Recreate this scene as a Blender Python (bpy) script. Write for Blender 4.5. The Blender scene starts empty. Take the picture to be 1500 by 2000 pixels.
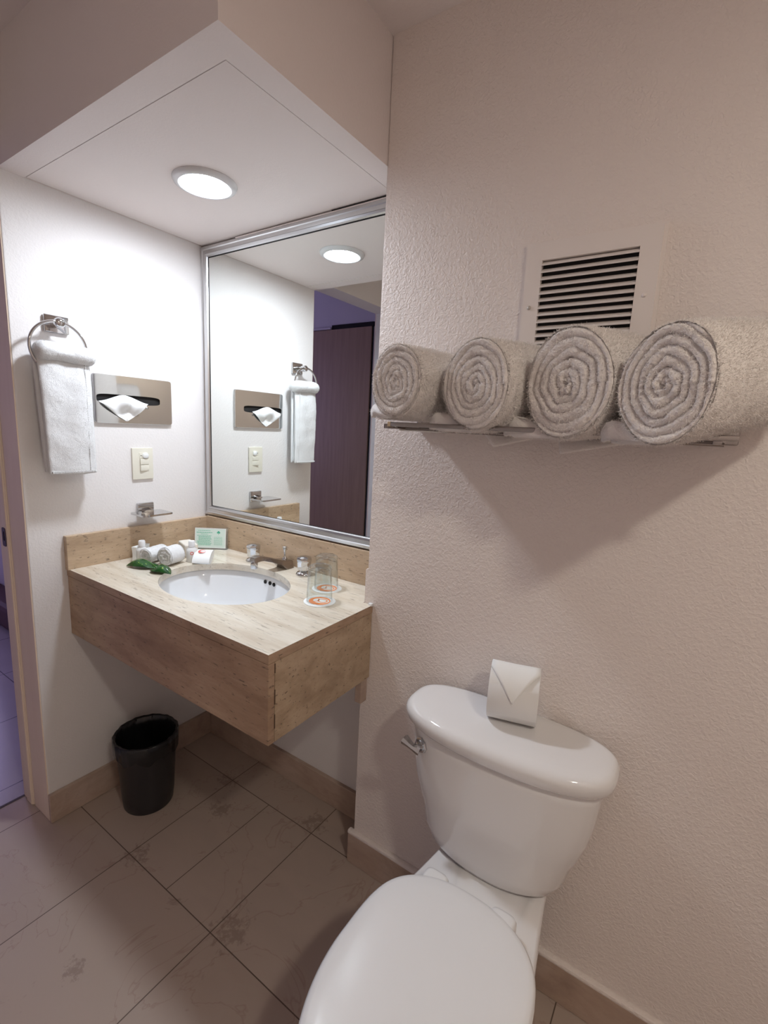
import bpy, bmesh, math, random
from mathutils import Matrix, Vector, noise
PI = math.pi
random.seed(4)
S = bpy.context.scene
COL = S.collection

# ---------------------------------------------------------------- camera
cam_data = bpy.data.cameras.new('camera')
cam_data.sensor_fit = 'HORIZONTAL'; cam_data.sensor_width = 36
cam_data.lens = 931.04 / 1500 * 36
cam_data.clip_start = 0.02
cam = bpy.data.objects.new('camera', cam_data); COL.objects.link(cam)
cam.matrix_world = Matrix(((0.8283239, -0.1359633, 0.5435011, 1.6388539),
                           (0.5582114, 0.1176186, -0.8213196, -1.1851937),
                           (0.0477435, 0.9837071, 0.1733226, 1.3391414),
                           (0, 0, 0, 1)))
S.camera = cam
S.view_settings.view_transform = 'Standard'
S.view_settings.look = 'None'
S.view_settings.gamma = 1
S.view_settings.use_curve_mapping = False
S.view_settings.exposure = 0.0
# ---------------------------------------------------------------- light levels
VANITY_LAMP = (0.91, 1.0, 1.10, 250.0)      # r g b strength of the lens over the sink
CEILING_LAMP = (0.98, 0.93, 0.80, 206.0)      # lens over the shower end
BEDROOM_LIGHT = ((0.60, 0.53, 1.0), 30.0)
w = bpy.data.worlds.new('world'); S.world = w; w.use_nodes = True
w.node_tree.nodes['Background'].inputs[0].default_value = (0.9, 0.8, 0.76, 1)
w.node_tree.nodes['Background'].inputs[1].default_value = 0.02

# daylight of the bedroom window beyond the doorway
la = bpy.data.lights.new('bedroom_daylight', 'AREA'); la.shape = 'RECTANGLE'; la.size = 1.4; la.size_y = 1.3
la.color = BEDROOM_LIGHT[0]; la.energy = BEDROOM_LIGHT[1]
lo = bpy.data.objects.new('bedroom_daylight', la); COL.objects.link(lo)
lo.location = (-3.4, -0.03, 1.45); lo.rotation_euler = (-PI/2, 0, 0)

# ---------------------------------------------------------------- dimensions
XS, T, HS, DS, HB = 0.906, 0.137, 1.962, 0.621, 2.234
HC, HCB, DC, XC = 0.850, 0.632, 0.523, 0.923
YW = 0.622           # end of the left wall
# ---------------------------------------------------------------- materials
MATS = {}
def mat(name, color, rough=0.5, metal=0.0, **k):
    if name in MATS: return MATS[name]
    m = bpy.data.materials.new(name); m.use_nodes = True
    b = m.node_tree.nodes['Principled BSDF']
    b.inputs['Base Color'].default_value = (*color, 1)
    b.inputs['Roughness'].default_value = rough
    b.inputs['Metallic'].default_value = metal
    for kk, v in k.items(): b.inputs[kk.replace('_', ' ')].default_value = v
    MATS[name] = m
    return m
class NT:
    def __init__(s, m): s.m = m; s.t = m.node_tree; s.b = s.t.nodes.get('Principled BSDF')
    def n(s, kind, **k):
        x = s.t.nodes.new(kind)
        for a, v in k.items():
            if a in x.inputs.keys() if hasattr(x.inputs, 'keys') else False: x.inputs[a].default_value = v
            else: setattr(x, a, v)
        return x
    def l(s, a, b): s.t.links.new(a, b)
    def pos(s):
        return s.n('ShaderNodeNewGeometry').outputs['Position']
    def mapped(s, scale, rot=(0,0,0), loc=(0,0,0)):
        m = s.n('ShaderNodeMapping'); m.inputs['Scale'].default_value = scale; m.inputs['Rotation'].default_value = rot
        m.inputs['Location'].default_value = loc
        s.l(s.pos(), m.inputs['Vector']); return m.outputs[0]
    def noise(s, vec, scale, detail=2, rough=0.5, dist=0.0):
        x = s.n('ShaderNodeTexNoise'); x.inputs['Scale'].default_value = scale; x.inputs['Detail'].default_value = detail
        x.inputs['Roughness'].default_value = rough; x.inputs['Distortion'].default_value = dist
        s.l(vec, x.inputs['Vector']); return x.outputs['Fac']
    def ramp(s, fac, stops):
        r = s.n('ShaderNodeValToRGB'); e = r.color_ramp.elements
        while len(e) < len(stops): e.new(0.5)
        for i, (p, c) in enumerate(stops): e[i].position = p; e[i].color = (*c, 1) if len(c) == 3 else c
        s.l(fac, r.inputs[0]); return r.outputs[0]
    def mix(s, f, a, b, mode='MIX'):
        x = s.n('ShaderNodeMix', data_type='RGBA', blend_type=mode)
        for v, i in ((f, 0), (a, 6), (b, 7)):
            if hasattr(v, 'links'): s.l(v, x.inputs[i])
            else: x.inputs[i].default_value = v if i == 0 else (*v, 1)
        return x.outputs[2]
    def math(s, op, a, b=0.0, c=0.0):
        x = s.n('ShaderNodeMath', operation=op)
        for i, v in enumerate((a, b, c)):
            if hasattr(v, 'links'): s.l(v, x.inputs[i])
            else: x.inputs[i].default_value = v
        return x.outputs[0]
    def bump(s, h, dist, strength=1.0):
        x = s.n('ShaderNodeBump'); x.inputs['Distance'].default_value = dist; x.inputs['Strength'].default_value = strength
        s.l(h, x.inputs['Height']); s.l(x.outputs[0], s.b.inputs['Normal'])

def plaster(name, col, amp=0.0012):
    m = mat(name, col, 0.62)
    t = NT(m); p = t.pos()
    a = t.noise(p, 150, 2, 0.5, 0.6); b = t.noise(p, 45, 2, 0.5)
    a = t.ramp(a, [(0.38, (0,0,0)), (0.68, (1,1,1))])
    h = t.math('ADD', a, t.math('MULTIPLY', b, 0.8))
    c = t.noise(p, 3.0, 3)
    t.l(t.mix(c, tuple(x*0.97 for x in col), tuple(min(1, x*1.02) for x in col)), t.b.inputs['Base Color'])
    t.bump(h, amp, 0.65)
    return m
M_WALL = plaster('plaster_wall', (0.835, 0.745, 0.705))
M_WALLS = plaster('smooth_plaster', (0.81, 0.768, 0.757), 0.0004)
M_CEIL = plaster('ceiling_paint', (0.845, 0.76, 0.735), 0.0002)
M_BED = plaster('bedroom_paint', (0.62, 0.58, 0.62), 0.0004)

def stone(name, cols, scale, rough, rot=(0,0,0), pits=True, pk=0.75):
    m = mat(name, cols[1], rough); t = NT(m)
    v = t.mapped(scale, rot)
    big = t.noise(v, 2.2, 6, 0.62, 0.4)
    fine = t.noise(v, 14, 5, 0.65, 0.3)
    c = t.ramp(big, [(0.30, cols[0]), (0.5, cols[1]), (0.72, cols[2])])
    c = t.mix(t.math('MULTIPLY', fine, 0.55), c, cols[3], 'MULTIPLY')
    sv = t.mapped((scale[0]*1.1, scale[1]*3.2, scale[2]*3.2), rot, (1.7, 0.3, 4.4))
    sk = t.ramp(t.noise(sv, 4.5, 5, 0.7, 0.5), [(0.50, (0,0,0)), (0.68, (1,1,1))])
    c = t.mix(t.math('MULTIPLY', sk, 0.38), c, cols[0])
    if pits:
        pv = t.mapped(tuple(s*2.2 for s in scale), rot, (3.1, 1.2, 7.7))
        pn = t.noise(pv, 9, 3, 0.6, 0.2)
        pm = t.ramp(pn, [(0.62, (0,0,0)), (0.67, (1,1,1))])
        c = t.mix(t.math('MULTIPLY', pm, pk), c, tuple(x*0.38 for x in cols[0]))
        t.bump(t.math('MULTIPLY', pm, -1.0), 0.001, 0.6)
    t.l(c, t.b.inputs['Base Color'])
    return m
TRC = [(0.60, 0.50, 0.39), (0.74, 0.665, 0.56), (0.82, 0.765, 0.68), (0.90, 0.85, 0.78)]
M_TRAV = stone('travertine_polished', TRC, (1.2, 9, 9), 0.16, (0, 0, 0.10), True, 0.42)
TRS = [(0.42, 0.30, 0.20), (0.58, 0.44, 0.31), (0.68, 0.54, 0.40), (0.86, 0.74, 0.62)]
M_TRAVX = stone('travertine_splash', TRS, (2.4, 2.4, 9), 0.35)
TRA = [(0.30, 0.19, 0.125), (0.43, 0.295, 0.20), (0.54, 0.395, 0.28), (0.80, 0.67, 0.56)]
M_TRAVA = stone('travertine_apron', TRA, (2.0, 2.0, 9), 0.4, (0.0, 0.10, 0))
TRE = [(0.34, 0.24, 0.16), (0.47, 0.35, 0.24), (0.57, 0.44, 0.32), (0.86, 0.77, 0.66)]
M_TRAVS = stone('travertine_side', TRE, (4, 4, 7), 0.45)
M_BASE = stone('marble_baseboard', [(0.36, 0.26, 0.21), (0.48, 0.36, 0.29), (0.57, 0.45, 0.38), (0.9, 0.83, 0.78)], (3, 3, 5), 0.35, pits=False)

def floor_mat():
    m = mat('marble_floor', (0.5, 0.43, 0.38), 0.28); t = NT(m)
    p = t.pos(); sp = t.n('ShaderNodeSeparateXYZ'); t.l(p, sp.inputs[0]); X, Y = sp.outputs[0], sp.outputs[1]
    def line(c, o, w, step=None):
        d = t.math('SUBTRACT', c, o)
        if step:
            d = t.math('DIVIDE', d, step); d = t.math('SUBTRACT', d, t.math('ROUND', d)); d = t.math('MULTIPLY', d, step)
        return t.math('LESS_THAN', t.math('ABSOLUTE', d), w)
    gx = line(X, 0.322, 0.0014, 0.399); gy = line(Y, -0.535, 0.0014, 0.392)
    mid = t.math('MULTIPLY', line(X, 0.519, 0.0013), t.math('MULTIPLY', t.math('LESS_THAN', Y, -0.143), t.math('GREATER_THAN', Y, -0.535)))
    g = t.math('MAXIMUM', t.math('MAXIMUM', gx, gy), mid)
    # a slightly different tone for every tile
    fx = t.math('FLOOR', t.math('DIVIDE', t.math('SUBTRACT', X, 0.322), 0.399)); fy = t.math('FLOOR', t.math('DIVIDE', t.math('SUBTRACT', Y, -0.535), 0.392))
    cb = t.n('ShaderNodeCombineXYZ'); t.l(fx, cb.inputs[0]); t.l(fy, cb.inputs[1])
    wn = t.n('ShaderNodeTexWhiteNoise'); t.l(cb.outputs[0], wn.inputs['Vector'])
    base = t.ramp(wn.outputs['Value'], [(0.0, (0.42, 0.325, 0.27)), (1.0, (0.515, 0.41, 0.345))])
    cl = t.noise(t.mapped((1, 2.2, 1), (0, 0, 0.6)), 4.5, 6, 0.6, 0.8)
    base = t.mix(t.ramp(cl, [(0.35, (0,0,0)), (0.7, (1,1,1))]), base, (0.44, 0.35, 0.295), 'MIX')
    # brown stains and hair veins of the marble
    st = t.noise(p, 7.0, 5, 0.72, 0.5)
    sm = t.ramp(st, [(0.655, (0,0,0)), (0.73, (1,1,1))])
    base = t.mix(t.math('MULTIPLY', sm, 0.55), base, (0.20, 0.12, 0.09))
    vn = t.noise(t.mapped((1, 1, 1), (0, 0, 0.3), (5, 2, 0)), 2.3, 5, 0.55, 1.6)
    vm = t.ramp(t.math('ABSOLUTE', t.math('SUBTRACT', vn, 0.5)), [(0.0, (1,1,1)), (0.006, (0,0,0))])
    base = t.mix(t.math('MULTIPLY', vm, 0.30), base, (0.26, 0.13, 0.09))
    # the brown smudges round the tile corners
    for (sx, sy, r) in ((0.345, -0.52, 0.045), (0.31, -0.16, 0.05), (0.76, -0.50, 0.06), (0.40, -0.26, 0.05), (0.70, -0.10, 0.05), (0.83, -0.80, 0.05), (0.53, -0.78, 0.03)):
        vd = t.n('ShaderNodeVectorMath', operation='DISTANCE'); t.l(p, vd.inputs[0]); vd.inputs[1].default_value = (sx, sy, 0)
        k = t.math('ADD', t.math('DIVIDE', vd.outputs['Value'], r), t.math('MULTIPLY', t.math('SUBTRACT', t.noise(p, 45, 4, 0.7), 0.5), 5.0))
        k = t.ramp(k, [(0.25, (1,1,1)), (0.75, (0,0,0))])
        base = t.mix(t.math('MULTIPLY', k, 0.42), base, (0.19, 0.12, 0.09))
    c = t.mix(g, base, (0.13, 0.09, 0.07))
    t.l(c, t.b.inputs['Base Color'])
    r = t.math('ADD', t.math('MULTIPLY', cl, 0.18), 0.3); t.l(r, t.b.inputs['Roughness'])
    t.bump(t.math('MULTIPLY', g, -1.0), 0.0008, 0.8)
    return m
M_FLOOR = floor_mat()
def bed_floor():
    m = mat('bedroom_tile', (0.42, 0.39, 0.42), 0.22); t = NT(m)
    sp = t.n('ShaderNodeSeparateXYZ'); t.l(t.pos(), sp.inputs[0])
    def ln(c, o, st):
        d = t.math('DIVIDE', t.math('SUBTRACT', c, o), st); d = t.math('SUBTRACT', d, t.math('ROUND', d))
        return t.math('LESS_THAN', t.math('ABSOLUTE', t.math('MULTIPLY', d, st)), 0.002)
    g = t.math('MAXIMUM', ln(sp.outputs[0], -0.285, 0.46), ln(sp.outputs[1], -0.36, 0.46))
    t.l(t.mix(g, t.mix(t.noise(t.pos(), 4, 4), (0.40, 0.37, 0.40), (0.50, 0.46, 0.49)), (0.08, 0.07, 0.09)), t.b.inputs['Base Color'])
    return m
M_BFLOOR = bed_floor()
def wood(name, a, b):
    m = mat(name, a, 0.45); t = NT(m)
    n1 = t.noise(t.mapped((14, 14, 0.9)), 3, 5, 0.6, 0.3)
    t.l(t.ramp(n1, [(0.3, a), (0.7, b)]), t.b.inputs['Base Color']); return m
M_WOOD = wood('brown_door_veneer', (0.30, 0.19, 0.12), (0.37, 0.24, 0.155))
M_JAMB = wood('painted_jamb', (0.84, 0.68, 0.55), (0.88, 0.73, 0.60))
M_DARK = mat('dark_gap', (0.012, 0.010, 0.010), 0.9)
M_RED = mat('dark_red_skirting', (0.07, 0.012, 0.016), 0.5)
M_ALU = mat('brushed_aluminium', (0.62, 0.62, 0.63), 0.28, 1.0)
M_MIR = mat('mirror_silver', (0.875, 0.905, 0.885), 0.0, 1.0)
M_CHROME = mat('chrome', (0.62, 0.62, 0.63), 0.06, 1.0)
M_CHROMED = mat('worn_chrome', (0.46, 0.42, 0.40), 0.22, 1.0)
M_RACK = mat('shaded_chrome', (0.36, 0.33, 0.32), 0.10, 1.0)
M_STEEL = mat('polished_steel', (0.66, 0.66, 0.66), 0.05, 1.0)
M_CER = mat('white_ceramic', (0.80, 0.775, 0.775), 0.07, 0, Coat_Weight=0.4)
M_CERB = mat('basin_ceramic', (0.86, 0.865, 0.885), 0.06, 0, Coat_Weight=0.4)
M_SEAT = mat('seat_plastic', (0.80, 0.785, 0.79), 0.20)
M_VENT = mat('painted_metal', (0.83, 0.75, 0.715), 0.35)
M_IVORY = mat('ivory_plastic', (0.78, 0.74, 0.64), 0.3)
M_WPLAS = mat('white_plastic', (0.85, 0.85, 0.85), 0.25)
M_TRASH = mat('black_plastic', (0.022, 0.020, 0.022), 0.35)
M_BAG = mat('black_bag', (0.010, 0.010, 0.011), 0.22)
M_PAPER = mat('paper', (0.82, 0.80, 0.79), 0.8)
M_TISS = mat('tissue', (0.93, 0.93, 0.94), 0.85, 0, Subsurface_Weight=0.0)
M_ORANGE = mat('orange_print', (0.95, 0.25, 0.04), 0.6)
M_REDP = mat('red_print', (0.70, 0.13, 0.10), 0.6)
M_GREENP = mat('green_print', (0.10, 0.52, 0.34), 0.6)
M_PALEG = mat('pale_green_card', (0.72, 0.84, 0.78), 0.45)
M_CARD = mat('white_card', (0.88, 0.88, 0.87), 0.5)
M_SOAP = mat('lotion', (0.80, 0.79, 0.78), 0.2, 0, Subsurface_Weight=0.0)
M_CAP = mat('bottle_cap', (0.86, 0.86, 0.88), 0.3)
def thin_glass():
    m = bpy.data.materials.new('clear_glass'); m.use_nodes = True; nt = m.node_tree; nt.nodes.clear()
    o = nt.nodes.new('ShaderNodeOutputMaterial'); tr = nt.nodes.new('ShaderNodeBsdfTransparent'); tr.inputs[0].default_value = (0.955, 0.97, 0.965, 1)
    gl = nt.nodes.new('ShaderNodeBsdfGlossy'); gl.inputs['Roughness'].default_value = 0.02
    lw = nt.nodes.new('ShaderNodeLayerWeight'); lw.inputs['Blend'].default_value = 0.5; mx = nt.nodes.new('ShaderNodeMixShader')
    pw = nt.nodes.new('ShaderNodeMath'); pw.operation = 'POWER'; pw.inputs[1].default_value = 3.5; nt.links.new(lw.outputs['Facing'], pw.inputs[0])
    ma = nt.nodes.new('ShaderNodeMath'); ma.operation = 'MULTIPLY_ADD'; ma.inputs[1].default_value = 0.75; ma.inputs[2].default_value = 0.05; nt.links.new(pw.outputs[0], ma.inputs[0])
    nt.links.new(ma.outputs[0], mx.inputs[0]); nt.links.new(tr.outputs[0], mx.inputs[1]); nt.links.new(gl.outputs[0], mx.inputs[2]); nt.links.new(mx.outputs[0], o.inputs[0])
    return m
M_GLASS = thin_glass()
M_CORK = mat('pale_endcap', (0.62, 0.48, 0.33), 0.6)
M_SCREW = mat('screw', (0.5, 0.45, 0.4), 0.5, 0.5)
def emit(name, c):
    m = bpy.data.materials.new(name); m.use_nodes = True; nt = m.node_tree; nt.nodes.clear()
    e = nt.nodes.new('ShaderNodeEmission'); o = nt.nodes.new('ShaderNodeOutputMaterial')
    e.inputs[0].default_value = (*c[:3], 1); e.inputs[1].default_value = c[3]; nt.links.new(e.outputs[0], o.inputs[0]); return m
def terry(name, col):
    m = mat(name, col, 0.95); t = NT(m); t.b.inputs['Sheen Weight'].default_value = 0.35
    t.b.inputs['Sheen Roughness'].default_value = 0.5
    p = t.pos(); a = t.noise(p, 620, 3, 0.7); b = t.noise(p, 260, 2, 0.5)
    t.bump(t.math('ADD', t.math('MULTIPLY', b, 0.5), a), 0.0022, 0.7); return m
M_TERRY = terry('terry_bath', (0.94, 0.865, 0.825))
M_TERRYW = terry('terry_white', (0.84, 0.83, 0.835))
def leaf_mat():
    m = mat('leaf_green', (0.03, 0.13, 0.02), 0.25); t = NT(m)
    n1 = t.noise(t.pos(), 60, 3, 0.5)
    t.l(t.ramp(n1, [(0.35, (0.008, 0.05, 0.008)), (0.66, (0.02, 0.10, 0.016)), (0.72, (0.36, 0.52, 0.10))]), t.b.inputs['Base Color']); return m
M_LEAF = leaf_mat()

# ---------------------------------------------------------------- mesh helpers
def root_of(p):
    o = Vector((0, 0, 0))
    while p is not None: o += p.location; p = p.parent
    return o
def obj(name, bm, m, parent=None, smooth=False, origin=None, auto=None):
    me = bpy.data.meshes.new(name)
    bmesh.ops.recalc_face_normals(bm, faces=bm.faces)
    if origin is None: origin = root_of(parent)
    origin = Vector(origin)
    bmesh.ops.translate(bm, verts=bm.verts, vec=-origin)
    bm.to_mesh(me); bm.free()
    if smooth or auto:
        for f in me.polygons: f.use_smooth = True
    if auto: me.set_sharp_from_angle(angle=math.radians(auto))
    me.materials.append(m)
    o = bpy.data.objects.new(name, me); COL.objects.link(o)
    if parent is not None:
        o.parent = parent; o.location = origin - root_of(parent)
    else: o.location = origin
    return o
def empty(name, loc, label, cat, group=None):
    o = bpy.data.objects.new(name, None); COL.objects.link(o); o.location = loc
    o.empty_display_size = 0.05
    return tag(o, label, cat, group)
def tag(o, label, cat, group=None):
    o['label'] = label; o['category'] = cat
    if group: o['group'] = group
    return o
def struct(name, bm, m, **k):
    o = obj(name, bm, m, origin=(0, 0, 0), **k); o['kind'] = 'structure'; return o
def box(bm, lo, hi, bev=0.0, seg=2, mtx=None):
    r = bmesh.ops.create_cube(bm, size=1)
    vs = r['verts']
    for v in vs:
        v.co = Vector([lo[i] + (v.co[i] + 0.5) * (hi[i] - lo[i]) for i in range(3)])
    if bev:
        es = list({e for v in vs for e in v.link_edges})
        g = bmesh.ops.bevel(bm, geom=es, offset=bev, segments=seg, affect='EDGES', profile=0.6)
        vs = list({v for v in g['verts']} | {v for v in vs if v.is_valid})
    if mtx is not None:
        bmesh.ops.transform(bm, matrix=mtx, verts=vs)
    return vs
def B(lo, hi, bev=0.0, seg=2, mtx=None):
    bm = bmesh.new(); box(bm, lo, hi, bev, seg, mtx); return bm
def frame_of(d):
    d = Vector(d).normalized()
    u = d.cross(Vector((0, 0, 1)))
    if u.length < 1e-4: u = Vector((1, 0, 0))
    u.normalize(); return u, u.cross(d).normalized(), d
def lathe(bm, prof, center=(0,0,0), axis=(0,0,1), n=32, cap=False, sx=1.0, sy=1.0):
    u, v, d = frame_of(axis); c = Vector(center); rings = []
    for r, h in prof:
        if r < 1e-6: rings.append([bm.verts.new(c + d*h)])
        else: rings.append([bm.verts.new(c + d*h + u*(r*sx*math.cos(2*PI*i/n)) + v*(r*sy*math.sin(2*PI*i/n))) for i in range(n)])
    for a, b in zip(rings, rings[1:]):
        for i in range(n):
            j = (i+1) % n
            if len(a) == 1 and len(b) == 1: continue
            if len(a) == 1: bm.faces.new((a[0], b[i], b[j]))
            elif len(b) == 1: bm.faces.new((a[i], b[0], a[j]))
            else: bm.faces.new((a[i], b[i], b[j], a[j]))
    return rings
def tube(bm, pts, r, n=12, closed=False, sy=1.0):
    pts = [Vector(p) for p in pts]; k = len(pts); rings = []; pu = None
    for i, p in enumerate(pts):
        a = pts[(i-1) % k] if (closed or i > 0) else pts[i]; b = pts[(i+1) % k] if (closed or i < k-1) else pts[i]
        d = (b-a).normalized()
        if pu is None: u, v, _ = frame_of(d)
        else:
            u = (pu - d*pu.dot(d)).normalized(); v = u.cross(d)
        pu = u; rr = r[i] if isinstance(r, (list, tuple)) else r
        rings.append([bm.verts.new(p + u*(rr*math.cos(2*PI*j/n)) + v*(rr*sy*math.sin(2*PI*j/n))) for j in range(n)])
    m = k if closed else k-1
    for i in range(m):
        a, b = rings[i], rings[(i+1) % k]
        for j in range(n): bm.faces.new((a[j], a[(j+1) % n], b[(j+1) % n], b[j]))
    if not closed:
        bm.faces.new(rings[0]); bm.faces.new(rings[-1])
def loft(bm, loops, cap0=True, cap1=True):
    R = [[bm.verts.new(p) for p in l] for l in loops]
    n = len(R[0])
    for a, b in zip(R, R[1:]):
        for i in range(n): bm.faces.new((a[i], a[(i+1) % n], b[(i+1) % n], b[i]))
    if cap0: bm.faces.new(R[0])
    if cap1: bm.faces.new(R[-1])
    return R
def plate(bm, outer, holes, z0, z1, to3):
    """flat plate with holes between depths z0 and z1; to3 maps (a, b, depth) to space"""
    loops = []
    for z in (z0, z1):
        es = []; L = []
        for lp in [outer] + holes:
            vs = [bm.verts.new(to3(a, b, z)) for a, b in lp]; L.append(vs)
            es += [bm.edges.new((vs[i], vs[(i+1) % len(vs)])) for i in range(len(vs))]
        bmesh.ops.triangle_fill(bm, edges=es, use_beauty=True)
        loops.append(L)
    for a, b in zip(loops[0], loops[1]):
        n = len(a)
        for i in range(n): bm.faces.new((a[i], a[(i+1) % n], b[(i+1) % n], b[i]))
def rect(a0, b0, a1, b1): return [(a0, b0), (a1, b0), (a1, b1), (a0, b1)]
def ell(ca, cb, ra, rb, n=64, e=2.0):
    out = []
    for i in range(n):
        t = 2*PI*i/n; c, s = math.cos(t), math.sin(t)
        out.append((ca + ra*math.copysign(abs(c)**(2/e), c), cb + rb*math.copysign(abs(s)**(2/e), s)))
    return out
def text_free_strips(bm, items, to3, th=0.0003):
    for (a0, b0, a1, b1) in items:
        vs = [bm.verts.new(to3(a, b, th)) for a, b in rect(a0, b0, a1, b1)]
        ws = [bm.verts.new(to3(a, b, 0)) for a, b in rect(a0, b0, a1, b1)]
        bm.faces.new(vs); bm.faces.new(ws)
        for i in range(4): bm.faces.new((vs[i], vs[(i+1) % 4], ws[(i+1) % 4], ws[i]))

# ================================================================ SETTING
XR, YF, XB = 2.75, -2.05, -0.20
struct('floor', B((-0.195, YF, -0.1), (XR, 0.0, 0.0)), M_FLOOR)
struct('floor_bedroom', B((-4.8, -2.6, -0.1), (-0.195, 0.6, -0.002)), M_BFLOOR)
# mirror wall with everything right of it hidden behind the toilet wall
struct('wall_back', B((-0.12, 0.0, 0.0), (XS, 0.12, HB)), M_WALLS)
bm = bmesh.new()      # its alcove return is a little thicker up to the height of the backsplash
plate(bm, [(XS-0.0145, 0.0), (XR, 0.0), (XR, HB), (XS, HB), (XS, 0.947), (XS-0.003, 0.951), (XS-0.011, 0.949), (XS-0.0145, 0.943)], [], -T, 0.12, lambda a, b, z: Vector((a, z, b)))
bmesh.ops.bevel(bm, geom=[e for e in bm.edges if all(abs(v.co.y+T) < 1e-5 and v.co.x < XS+0.001 for v in e.verts) and abs(e.verts[0].co.z-e.verts[1].co.z) > 0.02], offset=0.0035, segments=3, affect='EDGES')
wl = struct('wall_toilet', bm, M_WALL)
struct('wall_right', B((XR, YF, 0.0), (XR+0.1, 0.12, HB)), M_WALL)
struct('wall_front', B((-0.12, YF-0.1, 0.0), (XR+0.1, YF, HB)), M_WALL)
bm = bmesh.new()
box(bm, (-0.118, -YW, 0.0), (0.0, 0.0, HB), 0.003)
struct('wall_left', bm, M_WALLS)
bm = bmesh.new()
box(bm, (-0.118, YF, 0.0), (0.0, -1.30, HB)); box(bm, (-0.118, -1.30, 2.010), (0.0, -YW, HB))
struct('wall_left_front', bm, M_WALLS)
struct('ceiling', B((-0.12, YF, HB), (XR, 0.12, HB+0.1)), M_CEIL)
# dropped soffit over the sink alcove: a body with an inset access panel
bm = bmesh.new(); box(bm, (0.0, -DS, HS+0.008), (XS, 0.0, HB))
plate(bm, rect(0.0, -DS, XS, 0.0), [rect(0.0015, -0.560, 0.846, -0.002)], HS, HS+0.008, lambda a, b, z: Vector((a, b, z)))
struct('soffit', bm, M_CEIL)
bm = bmesh.new()
plate(bm, rect(0.0045, -0.557, 0.843, -0.004), [], HS+0.0012, HS+0.007, lambda a, b, z: Vector((a, b, z)))
struct('ceiling_panel', bm, M_CEIL)
# bedroom shell seen through the doorway and in the mirror
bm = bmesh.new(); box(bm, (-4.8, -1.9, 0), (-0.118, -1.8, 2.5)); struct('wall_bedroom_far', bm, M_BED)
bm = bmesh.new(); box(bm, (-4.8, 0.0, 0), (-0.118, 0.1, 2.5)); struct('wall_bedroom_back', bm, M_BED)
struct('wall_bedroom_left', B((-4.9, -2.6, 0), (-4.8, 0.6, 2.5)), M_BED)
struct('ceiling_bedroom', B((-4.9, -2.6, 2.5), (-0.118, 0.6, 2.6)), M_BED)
bm = bmesh.new(); box(bm, (-4.75, -0.16, 0.0), (-1.15, 0.0, 0.15), 0.03); struct('trim_1', bm, M_RED)
# baseboards: marble with a plastered top edge
bm = bmesh.new(); box(bm, (0.0, -YW-0.004, 0.0), (0.0145, 0.0, 0.102), 0.003); struct('baseboard_left', bm, M_BASE)
bm = bmesh.new(); box(bm, (0.0145, -0.0145, 0.0), (XS-0.0145, 0.0, 0.102), 0.003); struct('baseboard_back', bm, M_BASE)
bm = bmesh.new(); box(bm, (XS-0.028, -T-0.015, 0.0), (XR, -T, 0.102), 0.003)
box(bm, (XS-0.028, -T-0.001, 0.0), (XS-0.0145, -0.0145, 0.102), 0.002)
struct('baseboard_toilet_wall', bm, M_BASE)
bm = bmesh.new(); box(bm, (XS-0.0295, -T-0.0165, 0.100), (XR, -T+0.001, 0.112), 0.005); struct('trim_2', bm, M_WALL)
# brown door in the far bedroom wall
d = empty('door_1', (-0.79, -1.8, 0.0), 'tall brown veneer door seen in the mirror', 'door'); del d['label'], d['category']; d['kind'] = 'structure'
obj('door_leaf', B((-1.25, -1.792, 0.01), (-0.496, -1.778, 2.062), 0.002), M_WOOD, d)
bm = bmesh.new(); box(bm, (-1.30, -1.8, 2.066), (-0.88, -1.772, 2.080), 0.002); obj('door_head', bm, M_BED, d)
bm = bmesh.new(); box(bm, (-0.88, -1.8, 2.064), (-0.484, -1.789, 2.096)); box(bm, (-0.496, -1.8, 0.01), (-0.490, -1.790, 2.07)); obj('door_gap_shadow', bm, M_DARK, d)  # dark strips: the side gap, and the shadow band above put in as colour
# doorway frame in the left wall
d = empty('door_2', (-0.16, -YW, 0.0), '', ''); del d['label'], d['category']; d['kind'] = 'structure'
bm = bmesh.new(); box(bm, (-0.198, -YW-0.006, 0.0), (-0.120, -YW+0.10, 2.06), 0.004)
box(bm, (-0.165, -YW-0.010, 0.0), (-0.124, -YW, 2.06), 0.005); obj('jamb', bm, M_JAMB, d)
bm = bmesh.new(); box(bm, (-0.198, -1.46, 0.0), (-0.120, -1.40, 2.06), 0.004); obj('jamb', bm, M_JAMB, d)
bm = bmesh.new(); box(bm, (-0.198, -1.46, 2.052), (-0.119, -YW+0.10, 2.12), 0.004); obj('head_jamb', bm, M_JAMB, d)
bm = bmesh.new(); box(bm, (-0.117, -YW-0.003, 0.0), (-0.002, -YW+0.002, 2.0), 0.002); obj('plaster_reveal', bm, M_JAMB, d)
bm = bmesh.new()
plate(bm, ell(-0.146, 0.947, 0.014, 0.030, 24, 6), [ell(-0.143, 0.950, 0.006, 0.015, 16, 6)], -0.0095, -0.0115, lambda a, b, z: Vector((a, -YW+z, b)))
box(bm, (-0.149, -YW-0.0102, 0.935), (-0.137, -YW-0.0098, 0.965))
obj('strike_plate', bm, mat('dark_bronze', (0.05, 0.03, 0.025), 0.4, 0.8), d)
struct('trim_3', B((-0.20, -1.40, 0.0), (-0.190, -YW-0.003, 0.0015)), mat('threshold_dark', (0.10, 0.08, 0.075), 0.6))

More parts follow.
